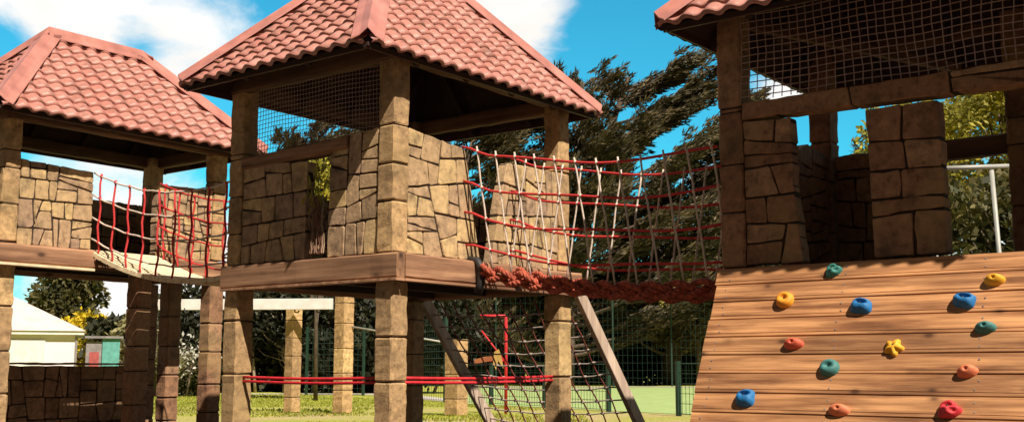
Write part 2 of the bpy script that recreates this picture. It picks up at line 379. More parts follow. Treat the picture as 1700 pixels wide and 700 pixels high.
# ------------------------------------------------------------------ tiled hip roof
def tile_face(mb, A, B, R1, R2, wave=.178, course=.14):
    A, B, R1, R2 = map(Vector, (A, B, R1, R2)); s = (B-A).normalized(); L_ = (B-A).length
    up = (R1-A); up = (up - s*up.dot(s)).normalized(); n = s.cross(up)
    T = (R1-A).dot(up)
    if n.z < 0: n = -n
    bm = bmesh.new(); ns = int(L_/wave*10); dx = L_/ns
    def prof(x): 
        ph = (x/wave) % 1.0
        return .028*(math.sin(math.pi*ph/.68)**.8 if ph < .68 else -.25*math.sin(math.pi*(ph-.68)/.32))
    k = 0; t0 = -.06
    while t0 < T:
        t1 = min(t0+course, T+.01)
        rows = []
        for tt, lift in ((t0, .0), (t0, .024), ((t0+t1)/2, .012), (t1, .002)):
            rows.append([bm.verts.new(A+s*(dx*i)+up*tt+n*(prof(dx*i)+lift-(.012 if lift == 0 else 0))) for i in range(ns+1)])
        for r_ in range(3):
            for i in range(ns):
                f = bm.faces.new((rows[r_][i], rows[r_][i+1], rows[r_+1][i+1], rows[r_+1][i])); f.smooth = r_ > 0
        t0 = t1
    for P, Q, inside in ((A, R1, B), (B, R2, A)):
        pn = (Q-P).cross(n).normalized()
        if (inside-P).dot(pn) > 0: pn = -pn
        bmesh.ops.bisect_plane(bm, geom=bm.verts[:]+bm.edges[:]+bm.faces[:], plane_co=P, plane_no=pn, clear_outer=True)
    bm.verts.ensure_lookup_table()
    for v in bm.verts: v.index
    bm.verts.index_update()
    mb.add([v.co.copy() for v in bm.verts], [tuple(v.index for v in f.verts) for f in bm.faces], 0, True); bm.free()
def ridge_cap(mb, P, Q, n1, n2, w=.15):
    """folded metal strip along PQ; n1, n2: down-slope directions of the two roof planes"""
    P = Vector(P); Q = Vector(Q); up = Vector((0,0,.085)); d = (Q-P).normalized()
    def sl(v): v = Vector(v); return (v-d*v.dot(d)).normalized()
    a, b = sl(n1), sl(n2); vs = []
    for p in (P, Q):
        for off in (a*w-up*.0, a*w*.5, Vector((0,0,.03)), b*w*.5, b*w): vs.append(p+off+up)
        for off in (a*w, a*w*.5, Vector((0,0,.03)), b*w*.5, b*w): vs.append(p+off+up-Vector((0,0,.012)))
    fs = []
    for i in range(4): fs += [(i, i+1, 11+i, 10+i), (5+i, 15+i, 16+i, 6+i), (i, 5+i, 6+i, i+1), (10+i, 11+i, 16+i, 15+i)]
    fs += [(0,10,15,5), (4,9,19,14)]
    mb.add(vs, fs)
def roof(tower, xa, xb, ya, yb, ze, zr, r1, r2, seed=1, rafters=True):
    """hip roof over the rectangle; r1, r2 = plan ends of the ridge"""
    c = [(xa,ya,ze), (xb,ya,ze), (xb,yb,ze), (xa,yb,ze)]; r1 = Vector((*r1, zr)); r2 = Vector((*r2, zr))
    if abs(r1.x-r2.x) < 1e-6: faces = [(c[0],c[1],r1,r1), (c[1],c[2],r1,r2), (c[2],c[3],r2,r2), (c[3],c[0],r2,r1)]; hips = [(c[0],r1),(c[1],r1),(c[2],r2),(c[3],r2)]
    else: faces = [(c[0],c[1],r1,r2), (c[1],c[2],r2,r2), (c[2],c[3],r2,r1), (c[3],c[0],r1,r1)]; hips = [(c[0],r1),(c[1],r2),(c[2],r2),(c[3],r1)]
    mb = MB()
    for f in faces: tile_face(mb, *f)
    rf = mb.build('roof', M['tile'], tower)
    downs = [Vector((0,-1,0)), Vector((1,0,0)), Vector((0,1,0)), Vector((-1,0,0))]
    cen = Vector(((xa+xb)/2, (ya+yb)/2, ze))
    def slope_dir(i, f):
        A, B, Ra, Rb = map(Vector, f); s = (B-A).normalized(); u = (Ra-A); u = (u-s*u.dot(s)).normalized(); return -u
    sd4 = [slope_dir(i, f) for i, f in enumerate(faces)]
    adj = [(3,0), (0,1), (1,2), (2,3)]
    for (P, Q), (i, j) in zip(hips, adj):
        P = Vector(P); Q = Vector(Q); m_ = MB(); ee = (P-Q).normalized()*.07
        # caps lie on each plane: direction away from the hip inside the plane
        def inpl(k, other):
            A, B = Vector(faces[k][0]), Vector(faces[k][1]); mid = (A+B)/2; v = mid-P; d = (Q-P).normalized(); v = v-d*v.dot(d); return v
        ridge_cap(m_, P+ee, Q, inpl(i, j), inpl(j, i)); m_.build('ridge_cap', M['cap'], rf)
    if (r2-r1).length > .02:
        ids = (3, 1) if abs(r1.x-r2.x) < 1e-6 else (0, 2)
        m_ = MB(); ridge_cap(m_, r1, r2, sd4[ids[0]], sd4[ids[1]]); m_.build('ridge_cap', M['cap'], rf)
    # boarded lining under the tiles
    m_ = MB()
    cc = [Vector(p) for p in c]
    for f in faces:
        A, B, Ra, Rb = map(Vector, f); dn = Vector((0,0,-.035)); dn2 = Vector((0,0,-.06))
        top = [A+dn, B+dn, Rb+dn] + ([Ra+dn] if (Ra-Rb).length > 1e-4 else [])
        bot = [p-Vector((0,0,.03)) for p in top]; n = len(top)
        m_.add(top+bot, [tuple(range(n)), tuple(range(2*n-1, n-1, -1))]+[(i, n+i, n+(i+1)%n, (i+1)%n) for i in range(n)])
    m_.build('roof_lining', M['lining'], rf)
    # metal edge trim, one per eave
    for i in range(4):
        A, B = cc[i], cc[(i+1)%4]; out = ((A+B)/2-cen); out.z = 0; out.normalize(); m_ = MB()
        m_.bar(A-out*.035+Vector((0,0,-.045)), B-out*.035+Vector((0,0,-.045)), .022, .06); m_.build('eave_trim', M['drip'], rf)
    if rafters:
        for f in faces:
            A, B, Ra, Rb = map(Vector, f); s = (B-A).normalized(); L_ = (B-A).length; u = -slope_dir(0, f)
            nrf = int(L_/.62)
            for k in range(1, nrf):
                x = L_*k/nrf; a1 = (Ra-A).dot(s); b1 = (Rb-A).dot(s); T = (Ra-A).dot(u)
                t = T*(x/a1) if x < a1 else (T*((L_-x)/(L_-b1)) if x > b1 else T)
                p0 = A+s*x+u*.08+Vector((0,0,-.115)); p1 = A+s*x+u*(t-.1)+Vector((0,0,-.115))
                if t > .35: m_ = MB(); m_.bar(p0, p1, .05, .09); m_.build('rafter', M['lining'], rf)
    return rf
def frame_beams(tower, xa, xb, ya, yb, z, h=.14, w=.12, ins=.06, seed=0):
    log(tower, (xa, ya+ins, z), (xb, ya+ins, z), w, h, 'beam_x', seed, 'wall_plate'); log(tower, (xa, yb-ins, z), (xb, yb-ins, z), w, h, 'beam_x', seed+1, 'wall_plate')
    log(tower, (xa+ins, ya+w, z+.003), (xa+ins, yb-w, z+.003), w, h, 'beam_y', seed+2, 'wall_plate'); log(tower, (xb-ins, ya+w, z+.003), (xb-ins, yb-w, z+.003), w, h, 'beam_y', seed+3, 'wall_plate')
def grid_net(parent, x0, x1, z0a, z0b, z1, y, cx, cz, r=.003, seed=0, name='safety_net'):
    """rectangular twine net in the plane y; bottom edge runs from z0a to z0b"""
    rng = random.Random(seed); mb = MB(); n = int((x1-x0)/cx)
    def sag(x, z): return y + .02*math.sin(x*3.1+z*2.2+seed) 
    def wob(x, z): return .016*math.sin(z*5+x*2.3+seed)+.004*math.sin(z*31+x*17)
    for i in range(n+1):
        x = x0+(x1-x0)*i/n; zb = z0a+(z0b-z0a)*i/n; pts = []
        m_ = 6
        for k in range(m_+1): z = zb+(z1-zb)*k/m_; pts.append((x+wob(x, z), sag(x, z), z))
        mb.tube(pts, r, 4, cap=False)
    m = int((z1-min(z0a, z0b))/cz)
    for j in range(m+1):
        z = z1-(j)*cz; pts = []
        for k in range(25):
            x = x0+(x1-x0)*k/24; zb = z0a+(z0b-z0a)*k/24
            if z >= zb-.01: pts.append((x+wob(x, z), sag(x, z), z+.006*math.sin(x*7)))
        if len(pts) > 1: mb.tube(pts, r, 4, cap=False)
    return mb.build(name, M['net'], parent)

# ------------------------------------------------------------------ setting
def sheet(name, pts, z, m, kind='structure'):
    mb = MB(); mb.add([(x, y, z) for x, y in pts], [tuple(range(len(pts)))]); o = mb.build(name, m); return tag(o, kind=kind)
sheet('ground', [(-900,-300), (900,-300), (900,1500), (-900,1500)], 0, M['ground'])
sheet('sports_court', [(-2.0,32.4), (2.1,26.1), (5.6,20.7), (30,24), (38,58), (-1.5,58)], .008, M['court'])
sheet('path', [(-18,42.3), (-5.2,41.6), (-1.9,33.1), (-1.2,33.4), (-4.2,43.6), (-18,44)], .012, M['path'])
sheet('path', [(-3.5,58.4), (40,58.4), (40,60.4), (-3.5,60.4)], .012, M['path'])

# ------------------------------------------------------------------ towers
def tower_root(label, X, Y, a): 
    t = empty('play_tower', (X, Y, 0), R(a-90)); tag(t, label, 'play tower'); return t
G_T = None
# --- centre tower
T2 = tower_root('middle play tower with slit window and hipped red tiled roof on stone-banded posts', -.958, 9.0, 52.5)
S1, S2, ZD = 2.1, 2.52, 1.87
q = .19
for i, (x0, y0, sf) in enumerate(((-q,0,2.93), (-S1,0,2.9), (-q,S2-q,2.9), (-S1,S2-q,2.9))):
    stone_post(T2, x0, x0+q, y0, y0+q, 0, ZD-.21, 10+i, .42)
    stone_post(T2, x0+.004, x0+q-.004, y0+.004, y0+q-.004, ZD+.005, 3.62, 20+i, .34, smooth_from=sf)
# deck: fascia logs round the edge, boarded floor
log(T2, (-S1-.03,.02,ZD-.10), (.07,.02,ZD-.10), .10, .205, 'log', 31, 'deck_beam', .004)
log(T2, (.03,.072,ZD-.10), (.03,S2+.08,ZD-.10), .10, .205, 'log_y', 32, 'deck_beam', .004)
log(T2, (-S1,S2-.01,ZD-.10), (-.025,S2-.01,ZD-.10), .10, .20, 'log', 33, 'deck_beam', .004)
log(T2, (-S1+.02,.075,ZD-.10), (-S1+.02,S2-.065,ZD-.10), .10, .20, 'log_y', 34, 'deck_beam', .004)
mb = MB(); 
for k in range(16): mb.bar((-S1+.08, .15+k*.148, ZD-.03), (-.03, .15+k*.148, ZD-.03), .142, .04)
for k in range(3): mb.bar((-S1+.35+k*.7, .08, ZD-.12), (-S1+.35+k*.7, S2-.07, ZD-.12), .07, .13)
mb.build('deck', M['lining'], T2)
# lip strip under the fascia
mb = MB(); mb.bar((-S1, .0, ZD-.215), (.09, .0, ZD-.215), .10, .022); mb.bar((.055, .06, ZD-.215), (.055, S2+.06, ZD-.215), .07, .022); mb.build('deck_lip', M['log_y'], T2)
ZB = ZD+.006
stone_panel(T2, 'x', -.02, -.10, [[(.19,ZB),(1.14,ZB),(1.03,2.45),(.93,2.86),(.19,2.94)]], .040, 5)
stone_panel(T2, 'x', -.02, -.10, [[(1.29,ZB),(2.33,ZB),(2.33,2.85),(1.52,2.83),(1.40,2.4)]], .032, 6)
stone_panel(T2, 'y', .02, .10, [[(-1.91,ZB),(-1.06,ZB),(-1.04,2.74),(-1.91,2.80)]], .045, 17)
stone_panel(T2, 'y', .02, .10, [[(-.79,ZB),(-.19,ZB),(-.19,2.93),(-.60,2.915),(-.78,2.74)]], .040, 8)
log(T2, (-1.91,.06,2.80), (-.55,.06,2.84), .13, .115, 'log', 41, 'lintel', .009)
stone_panel(T2, 'y', S2-.02, -.10, [[(-1.91,ZB),(-.19,ZB),(-.19,2.62),(-1.91,2.62)]], .045, 9)
stone_panel(T2, 'x', -S1+.02, .10, [[(.95,ZB),(2.33,ZB),(2.33,2.62),(.95,2.62)]], .045, 12)
frame_beams(T2, -S1-.02, .02, -.02, S2+.02, 3.55, .15, .11, .06, 50)
grid_net(T2, -1.9, -.2, 2.86, 2.93, 3.48, .07, .040, .040, .0030, 1)
roof(T2, -2.14, .18, -.50, 2.74, 3.50, 4.90, (-1.05,.92), (-1.05,1.5))
# leaning cross brace under deck (seen dark)
# --- left tower
T1 = tower_root('left play tower with sunlit stone panel where the slatted bridge starts', -5.046, 11.01, 52.5)
D1, E1, ZL = 1.45, 2.75, 2.19
for i, (x0, y0) in enumerate(((-q,0), (-D1,0), (-q,E1-q), (-D1,E1-q))):
    stone_post(T1, x0, x0+q, y0, y0+q, 0, ZL-.21, 60+i, .36, mt='post' if i == 0 else 'stone_big')  # browner stone puts the shade on the rear piers into their colour
    stone_post(T1, x0+.004, x0+q-.004, y0+.004, y0+q-.004, ZL+.005, 3.56, 70+i, .3, smooth_from=3.12)
for i, (x0, y0) in enumerate(((-q, 1.58), (-.95, E1-q-.02))): stone_post(T1, x0, x0+q, y0, y0+q, 0, ZL-.21, 80+i, .33, mt='stone_big')  # mid piers likewise carry their shade as a browner stone
log(T1, (.02,-.03,ZL-.11), (.02,1.02,ZL-.11), .12, .19, 'log_y', 91, 'deck_beam', .004)
log(T1, (.0,1.80,ZL-.11), (.0,E1+.02,ZL-.11), .10, .19, 'log_y', 92, 'deck_beam', .004)
log(T1, (-.01,1.02,ZL-.15), (-.01,1.80,ZL-.15), .08, .12, 'beam_y', 96, 'deck_beam', .004)
log(T1, (-D1,.02,ZL-.10), (-.05,.02,ZL-.10), .10, .20, 'log', 93, 'deck_beam', .004)
log(T1, (-D1,E1-.01,ZL-.10), (-.06,E1-.01,ZL-.10), .10, .20, 'log', 94, 'deck_beam', .004)
log(T1, (-D1+.02,.08,ZL-.10), (-D1+.02,E1-.07,ZL-.10), .10, .20, 'log_y', 95, 'deck_beam', .004)
mb = MB(); mb.bar((.05,-.03,ZL-.222), (.05,1.0,ZL-.222), .10, .026); mb.build('deck_lip', M['slat'], T1)
mb = MB()
for k in range(17): mb.bar((-D1+.08, .15+k*.148, ZL-.03), (-.04, .15+k*.148, ZL-.03), .142, .04)
for k in range(2): mb.bar((-D1+.45+k*.5, .08, ZL-.12), (-D1+.45+k*.5, E1-.07, ZL-.12), .07, .13)
mb.build('deck', M['lining'], T1)
ZB = ZL-.012
stone_panel(T1, 'x', -.02, -.11, [[(.19,ZB),(1.02,ZB),(1.01,3.02),(.19,3.05)]], .028, 21)
stone_panel(T1, 'x', -.02, -.11, [[(1.80,ZB),(2.56,ZB),(2.56,3.03),(1.80,3.0)]], .020, 22)
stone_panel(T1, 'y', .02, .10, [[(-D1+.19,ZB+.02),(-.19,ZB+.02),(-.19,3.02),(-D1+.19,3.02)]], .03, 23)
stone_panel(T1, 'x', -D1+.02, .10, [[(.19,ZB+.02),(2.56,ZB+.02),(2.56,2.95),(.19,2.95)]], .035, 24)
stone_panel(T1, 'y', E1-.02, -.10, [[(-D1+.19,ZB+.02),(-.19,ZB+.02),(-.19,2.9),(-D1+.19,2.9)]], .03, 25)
frame_beams(T1, -D1-.02, .02, -.02, E1+.02, 3.50, .14, .11, .06, 100)
roof(T1, -1.62, .33, -.25, 3.0, 3.5, 4.56, (-.645,.76), (-.645,1.95))
# --- right tower
T3 = tower_root('right-hand play tower with square netting and stone pillar above the climbing wall', 1.528, 8.20, 51.5); T3.scale = (.96,.96,.977)
W3, D3, ZR = 3.0, 1.9, 1.706
p3 = .20
for i, (x0, y0) in enumerate(((0,0), (W3-p3,0), (0,D3-p3), (W3-p3,D3-p3), (1.66,D3-p3))):
    stone_post(T3, x0, x0+p3, y0, y0+p3, 0, ZR-.2, 110+i, .38)
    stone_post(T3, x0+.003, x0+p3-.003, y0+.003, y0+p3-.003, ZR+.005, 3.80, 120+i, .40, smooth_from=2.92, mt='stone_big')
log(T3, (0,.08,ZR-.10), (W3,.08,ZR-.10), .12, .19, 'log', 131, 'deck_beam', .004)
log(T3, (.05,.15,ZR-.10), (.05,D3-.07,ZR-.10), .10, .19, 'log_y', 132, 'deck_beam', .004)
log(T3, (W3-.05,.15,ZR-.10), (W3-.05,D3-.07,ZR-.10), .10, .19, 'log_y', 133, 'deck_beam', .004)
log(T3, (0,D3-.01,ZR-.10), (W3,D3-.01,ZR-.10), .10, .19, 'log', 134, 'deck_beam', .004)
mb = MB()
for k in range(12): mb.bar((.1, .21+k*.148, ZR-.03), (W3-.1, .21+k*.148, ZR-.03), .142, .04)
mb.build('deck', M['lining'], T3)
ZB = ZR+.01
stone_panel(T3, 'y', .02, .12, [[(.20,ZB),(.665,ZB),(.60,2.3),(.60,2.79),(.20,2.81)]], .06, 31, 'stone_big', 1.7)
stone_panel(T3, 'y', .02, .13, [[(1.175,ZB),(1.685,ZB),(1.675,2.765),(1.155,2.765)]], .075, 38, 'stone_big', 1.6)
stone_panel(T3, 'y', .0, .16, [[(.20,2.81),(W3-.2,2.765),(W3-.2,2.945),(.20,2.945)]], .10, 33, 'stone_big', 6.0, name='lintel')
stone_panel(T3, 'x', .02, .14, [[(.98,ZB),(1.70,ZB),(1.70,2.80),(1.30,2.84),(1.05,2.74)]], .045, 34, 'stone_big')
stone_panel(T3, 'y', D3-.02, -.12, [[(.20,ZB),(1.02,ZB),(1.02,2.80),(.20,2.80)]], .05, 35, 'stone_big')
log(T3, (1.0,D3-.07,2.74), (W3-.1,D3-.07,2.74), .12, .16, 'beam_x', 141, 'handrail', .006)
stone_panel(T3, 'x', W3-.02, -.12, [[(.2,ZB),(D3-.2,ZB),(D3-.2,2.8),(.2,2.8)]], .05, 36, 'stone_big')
frame_beams(T3, -.02, W3+.02, -.02, D3+.02, 3.73, .15, .12, .07, 150)
grid_net(T3, .2, W3-.2, 2.95, 2.95, 3.66, .03, .066, .052, .0042, 3)
roof(T3, -.14, W3+.25, -.58, 2.1, 3.50, 4.86, (1.2,.73), (1.9,.73))
# diagonal brace in the right tower roof
mb = MB(); mb.bar((.15, .25, 3.62), (1.3, D3-.1, 3.40), .07, .07); mb.build('brace', M['beam_x'], T3)

# ------------------------------------------------------------------ climbing wall
CW = empty('climbing_wall', (1.528, 8.20, 0), R(51.5-90)); CW.scale = (.96,.96,.977); tag(CW, 'sloping climbing wall of reddish timber planks with coloured holds, below the right-hand tower', 'climbing wall')
O_ = Vector((0,-.03,1.706)); SV = Vector((0,-.8,-1.7)).normalized(); NV = Vector((0,-1.7,.8)).normalized()
def wp(x, s_, n=0): return O_+Vector((x,0,0))+SV*s_+NV*n
bw = .1435; rng = random.Random(4)
bounds = [0]; 
for k in range(13): bounds.append(bounds[-1]+bw*rng.uniform(.97, 1.03))
for k in range(13):
    s0, s1 = bounds[k]+.0026, bounds[k+1]-.0026; mb = MB(); e = .004
    x0, x1 = rng.uniform(-.012, .01), 3.0
    n_ = 22; vs = []
    bow = rng.uniform(-.002, .002)
    for i in range(n_+1):
        x = x0+(x1-x0)*i/n_; b_ = bow*math.sin(i/n_*math.pi*2)
        for s_, nn in ((s0+e,0),(s0,-e),(s0,-.036),(s1,-.036),(s1,-e),(s1-e,0),(s1-.022,0),(s1-.0245,-.005),(s1-.027,0)): vs.append(wp(x, s_+b_, nn+.0015*math.sin(k*2.1)))
    fs = [tuple(range(9)), tuple(n_*9+j for j in range(8,-1,-1))]
    for i in range(n_):
        for j in range(9): fs.append((i*9+j, (i+1)*9+j, (i+1)*9+(j+1)%9, i*9+(j+1)%9))
    mb.add(vs, fs)
    for x in (.10, 1.0, 1.95, 2.9):
        for q_ in (.3, .72):
            c_ = wp(x+rng.uniform(-.012,.012), s0+(s1-s0)*q_, .0035); ring = [c_+Vector((math.cos(a*math.pi/4),0,0))*.0055+SV*math.sin(a*math.pi/4)*.0055 for a in range(8)]
            mb.add(ring+[v-NV*.004 for v in ring], [tuple(range(8))]+[(a, (a+1)%8, 8+(a+1)%8, 8+a) for a in range(8)], 1)
    o = mb.build('plank', [M['plank'], M['grey']], CW, recalc=True)
mb = MB()
for x in (.10, 1.0, 1.95, 2.9): mb.bar(wp(x, .02, -.085), wp(x, 1.86, -.085), .07, .09, up=NV)
mb.build('support_frame', M['beam_x'], CW)
def plastic(name, c):
    m, nt, b = mat(name); b.inputs['Roughness'].default_value = .62
    n = nnoise(nt, 40, 8, .7); c2 = ramp(nt, n.outputs[0], [(.3, tuple(x*.72 for x in c)), (.65, c)]); nt.links.new(c2, b.inputs['Base Color']); bump(nt, b, n.outputs[0], .6, .006); return m
PL = {'green': plastic('hold_green', (.03,.20,.17)), 'orange': plastic('hold_orange', (.85,.33,.02)), 'blue': plastic('hold_blue', (.01,.16,.42)), 'yellow': plastic('hold_yellow', (.85,.42,.02)),
      'teal': plastic('hold_teal', (.05,.20,.19)), 'red': plastic('hold_red', (.72,.12,.06)), 'coral': plastic('hold_coral', (.80,.22,.10)), 'crimson': plastic('hold_crimson', (.68,.035,.05))}
def hold(x, s_, w, h, H_, color, kind, rot, label, seed):
    w *= .88; h *= .88; H_ *= .9; rng = random.Random(seed); nr, na = 9, 32; vs = []; fs = []
    ex = Vector((1,0,0)); ey = -SV; ca, sa = math.cos(rot), math.sin(rot)
    C_ = wp(x, s_, .0)
    def outline(t):
        if kind == 'star': return 1+.20*math.cos(5*t+.6)
        if kind == 'jug': return 1/(abs(math.cos(t))**3.2+abs(math.sin(t))**3.2)**(1/3.2)*(1+.05*math.sin(3*t+seed))
        if kind == 'lump': return 1+.10*math.cos(3*t+1)+.05*math.cos(5*t)
        return 1+.03*math.cos(2*t+seed)
    def height(r, t):
        b_ = (1-r**2.6)**.62 if r < 1 else 0
        px_, py_ = r*math.cos(t), r*math.sin(t)
        if kind == 'bowl': b_ -= .62*math.exp(-((px_)**2*5+(py_-.10)**2*9))
        if kind == 'jug': b_ = min(b_, .93)*(1+.25*py_) - .85*math.exp(-((px_-.05)**2*3.2+(py_-.38)**2*16))
        if kind == 'lump': b_ -= .6*math.exp(-(px_**2*3+(py_-.35)**2*18)) + .45*math.exp(-((px_-.4)**2*14+(py_+.3)**2*14)) + .3*math.exp(-((px_+.45)**2*14+(py_+.35)**2*14))
        if kind == 'star': b_ -= .35*math.exp(-(px_**2*30+(py_-.25)**2*30)) + .5*math.exp(-((px_+.4)**2*26+(py_+.6)**2*26))+.5*math.exp(-((px_-.42)**2*26+(py_+.5)**2*26))
        if kind == 'oval': b_ = b_*(1+.35*py_) - .4*math.exp(-(px_**2*50+(py_-.1)**2*30))
        return max(b_, 0)
    for i in range(nr+1):
        r = i/nr
        for j in range(na):
            t = 2*math.pi*j/na; o_ = outline(t) if r > .3 else 1+(outline(t)-1)*r/.3
            a, b = r*o_*math.cos(t)*w/2, r*o_*math.sin(t)*h/2
            vs.append(C_+ex*(a*ca-b*sa)+ey*(a*sa+b*ca)+NV*(.001+H_*height(r, t)))
    for i in range(nr):
        for j in range(na): k = (j+1)%na; fs.append((i*na+j, (i+1)*na+j, (i+1)*na+k, i*na+k))
    mb = MB(); mb.add(vs, fs, 0, True); o = mb.build('climbing_hold', PL[color], CW, recalc=False); o['label'] = label
    bm = bmesh.new(); bm.from_mesh(o.data); bmesh.ops.remove_doubles(bm, verts=bm.verts, dist=1e-5); bmesh.ops.recalc_face_normals(bm, faces=bm.faces); bm.to_mesh(o.data); bm.free()
    bh = height(.12, 1.0)*H_; m2 = MB(); bc = C_+ey*h*.06
    m2.tube([bc+NV*(bh-.012), bc+NV*(bh+.003)], .0085, 8); m2.build('bolt', M['black'], o)
hold(.914,.072,.135,.115,.055,'green','lump',.3,'small green lumpy hold on the top plank',1)
hold(.581,.288,.16,.145,.06,'orange','bowl',0,'round orange hold with a hollow centre',2)
hold(1.151,.359,.17,.125,.07,'blue','jug',-.1,'blue pocket hold beside the round orange one',3)
hold(2.008,.21,.155,.085,.06,'yellow','oval',.05,'flat yellow oval hold near the top right',4)
hold(1.831,.346,.165,.115,.075,'blue','jug',-.15,'blue pocket hold below the flat yellow one',5)
hold(1.975,.541,.15,.09,.06,'teal','oval',.1,'teal green oval hold',6)
hold(.705,.633,.165,.095,.06,'red','oval',.08,'red orange oval hold',7)
hold(1.409,.667,.135,.125,.045,'yellow','star',0,'yellow hold with star-like lobes',8)
hold(.988,.808,.165,.14,.06,'teal','bowl',.1,'round dark teal hold with hollow centre',9)
hold(1.888,.835,.155,.09,.06,'coral','oval',.15,'coral oval hold beside the yellow star',10)
hold(.413,1.036,.16,.14,.07,'blue','jug',.1,'blue pocket hold at the lower left',11)
hold(1.097,1.106,.165,.095,.055,'coral','oval',-.02,'coral oval hold on a lower plank',12)
hold(1.80,1.087,.16,.13,.075,'crimson','lump',.1,'crimson lumpy hold at the lower right',13)

# ------------------------------------------------------------------ slatted bridge (left to middle tower)
B1 = empty('slatted_bridge', (-5.046, 11.01, 0), R(52.5-90)); tag(B1, 'sagging slatted bridge with pale planks and red rope sides between left and middle towers', 'bridge')
LB = 2.34
def zb1(x): 
    t = x/LB; return 2.165+(1.80-2.165)*t - .66*t*(1-t)*.95
N1 = 19
for k in range(N1):
    x = .05+(LB-.09)*k/(N1-1); z = zb1(x); sl = (zb1(x+.01)-zb1(x-.01))/.02; d = Vector((1,0,sl)).normalized()
    mb = MB(); c = Vector((x,0,z)); up = Vector((-sl,0,1)).normalized()
    mb.bar((x, .98, z), (x, 1.82, z), .114, .045, up=up); mb.build('slat', M['slat'], B1)
for y in (1.0, 1.8):
    for ri, off in enumerate((.14, .36, .60, .84)):
        mb = MB(); mb.tube([(LB*i/20, y, zb1(LB*i/20)+off+(.05*(i/20) if ri else 0)+.006*math.sin(i*1.9+ri)) for i in range(21)], .0095, 6)
        for k in range(9):
            x = .13+k*.26; z = zb1(x)+off+(.05*x/LB if ri else 0); mb.tube([(x, y, z-.016), (x+.003, y, z), (x, y, z+.016)], [.012,.018,.012], 6, 1)
        mb.build('horizontal_rope', [M['white_rope' if y == 1.0 else 'red_rope'], M['red_rope']], B1)
    for k in range(9):
        x = .13+k*.26; mb = MB(); z = zb1(x); mb.tube([(x+.006*math.sin(i*1.4+k), y+.012*math.sin(i*1.7+k), z-.03+(.90)*i/8) for i in range(9)], .0115, 6); mb.build('upright_rope', M['red_rope'], B1)
# ------------------------------------------------------------------ rope bridge (middle to right tower)
B2 = empty('rope_bridge', (-.958, 9.0, 0), R(52.5-90)); tag(B2, 'rope bridge with thick braided red rope, red lines and pale netting, middle to right tower', 'bridge')
LX = 2.45
def zr(x): t = max(0, (x-.05)/(LX-.05)); return 1.80+(1.55-1.80)*t-.30*t*(1-t)*1.25
def braid(y, x0, x1, R0=.052, r=.031):
    for s in range(3):
        mb = MB(); pts = []; n = 230
        for i in range(n+1):
            x = x0+(x1-x0)*i/n; a = x*2*math.pi/.62+.25*math.sin(x*5)+s*2*math.pi/3
            pts.append((x, y+R0*.62*math.sin(2*a), zr(x)+R0*math.sin(a)))
        for q_ in range(3):
            sub = []
            for i, p in enumerate(pts):
                ph = p[0]*2*math.pi/.11+q_*2*math.pi/3; sub.append((p[0]+.004*math.sin(i*.7), p[1]+.0145*math.cos(ph), p[2]+.0145*math.sin(ph)))
            mb.tube(sub, .0145, 6)
        mb.build('rope_strand', M['thick_rope'], B2)
braid(.96, .16, LX); braid(1.52, .06, LX)
for k in range(10):
    x = .22+k*.24; mb = MB(); mb.tube([(x, .96+.56*i/6, zr(x)-.02-.03*math.sin(i/6*math.pi)) for i in range(7)], .02, 6); mb.build('foot_rope', M['thick_rope'], B2)
rng = random.Random(8)
for y, sgn in ((.95, 1), (1.54, -1)):
    offs = (.19, .46, .73, 1.02)
    flare = .05
    def P(x, o): 
        yy = y + (-.06 if sgn > 0 else .06)*o
        base = zr(x)+o
        if x < .25: base += (.25-x)*.25*(o/1.0)
        return Vector((x, yy, base+.015*math.sin(x*4+o*5)))
    lean = .13 if sgn > 0 else -.13
    for o in offs:
        mb = MB(); mb.tube([P(-.03+(LX+.03)*i/24, o) for i in range(25)], .0115, 6)
        for k in range(12):
            x = .14+k*.205+lean*(1.06-o)/1.03
            if 0 < x < LX: p = P(x, o); mb.tube([p-Vector((0,0,.014)), p+Vector((.002,0,0)), p+Vector((0,0,.014))], [.010,.016,.010], 6, 1)
        mb.build('horizontal_rope', [M['red_rope'], M['white_rope']], B2)
    for k in range(12):
        x = .14+k*.205
        mb = MB(); pts = []
        for i in range(9):
            o = 1.03*(1-i/8)+.03; pts.append(P(min(max(x+lean*(i/8)+.003*math.sin(i*2+k), 0), LX), o))
        mb.tube(pts, .0078, 6); mb.build('netting_rope', M['white_rope'], B2)
# black mounting bracket on the deck beam
mb = MB(); mb.tube([(.10,.96,ZD-.28), (.13,.96,ZD-.2), (.15,.96,ZD-.08), (.10,.96,ZD+.0), (.0,.96,ZD+.01)], .036, 8); mb.build('rope_anchor', M['black'], B2)

# ------------------------------------------------------------------ scramble net ramp behind the middle tower
SN = empty('climbing_net', (-.958, 9.0, 0), R(52.5-90)); tag(SN, 'sloping climbing net between two leaning timber rails behind the middle tower', 'climbing net')
def sp(x, t): # t 0 top .. 1 ground
    return Vector((x, S2+.06+1.42*t, 1.66*(1-t)))
for x in (-1.95, .06):
    mb = MB(); mb.bar(sp(x, -.02), sp(x, 1.0), .055, .135, up=(0,1,1)); mb.build('rail', M['rail'], SN)
nx, ntt = 11, 13; rng = random.Random(3)
def swag(i): return Vector((0,0,.05*math.sin(i/nx*math.pi)))
for j in range(1, ntt):
    t = j/ntt; mb = MB(); mb.tube([sp(-1.93+1.96*i/16, t)-swag(i*nx/16)-Vector((0,0,.006*math.sin(i*2+j))) for i in range(17)], .0080, 5)
    for i in range(1, nx):
        p = sp(-1.93+1.96*i/nx, t)-swag(i); mb.tube([p-Vector((.016,0,0)), p+Vector((.016,0,0))], .016, 6)
    mb.build('horizontal_rope', M['grey_rope'], SN)
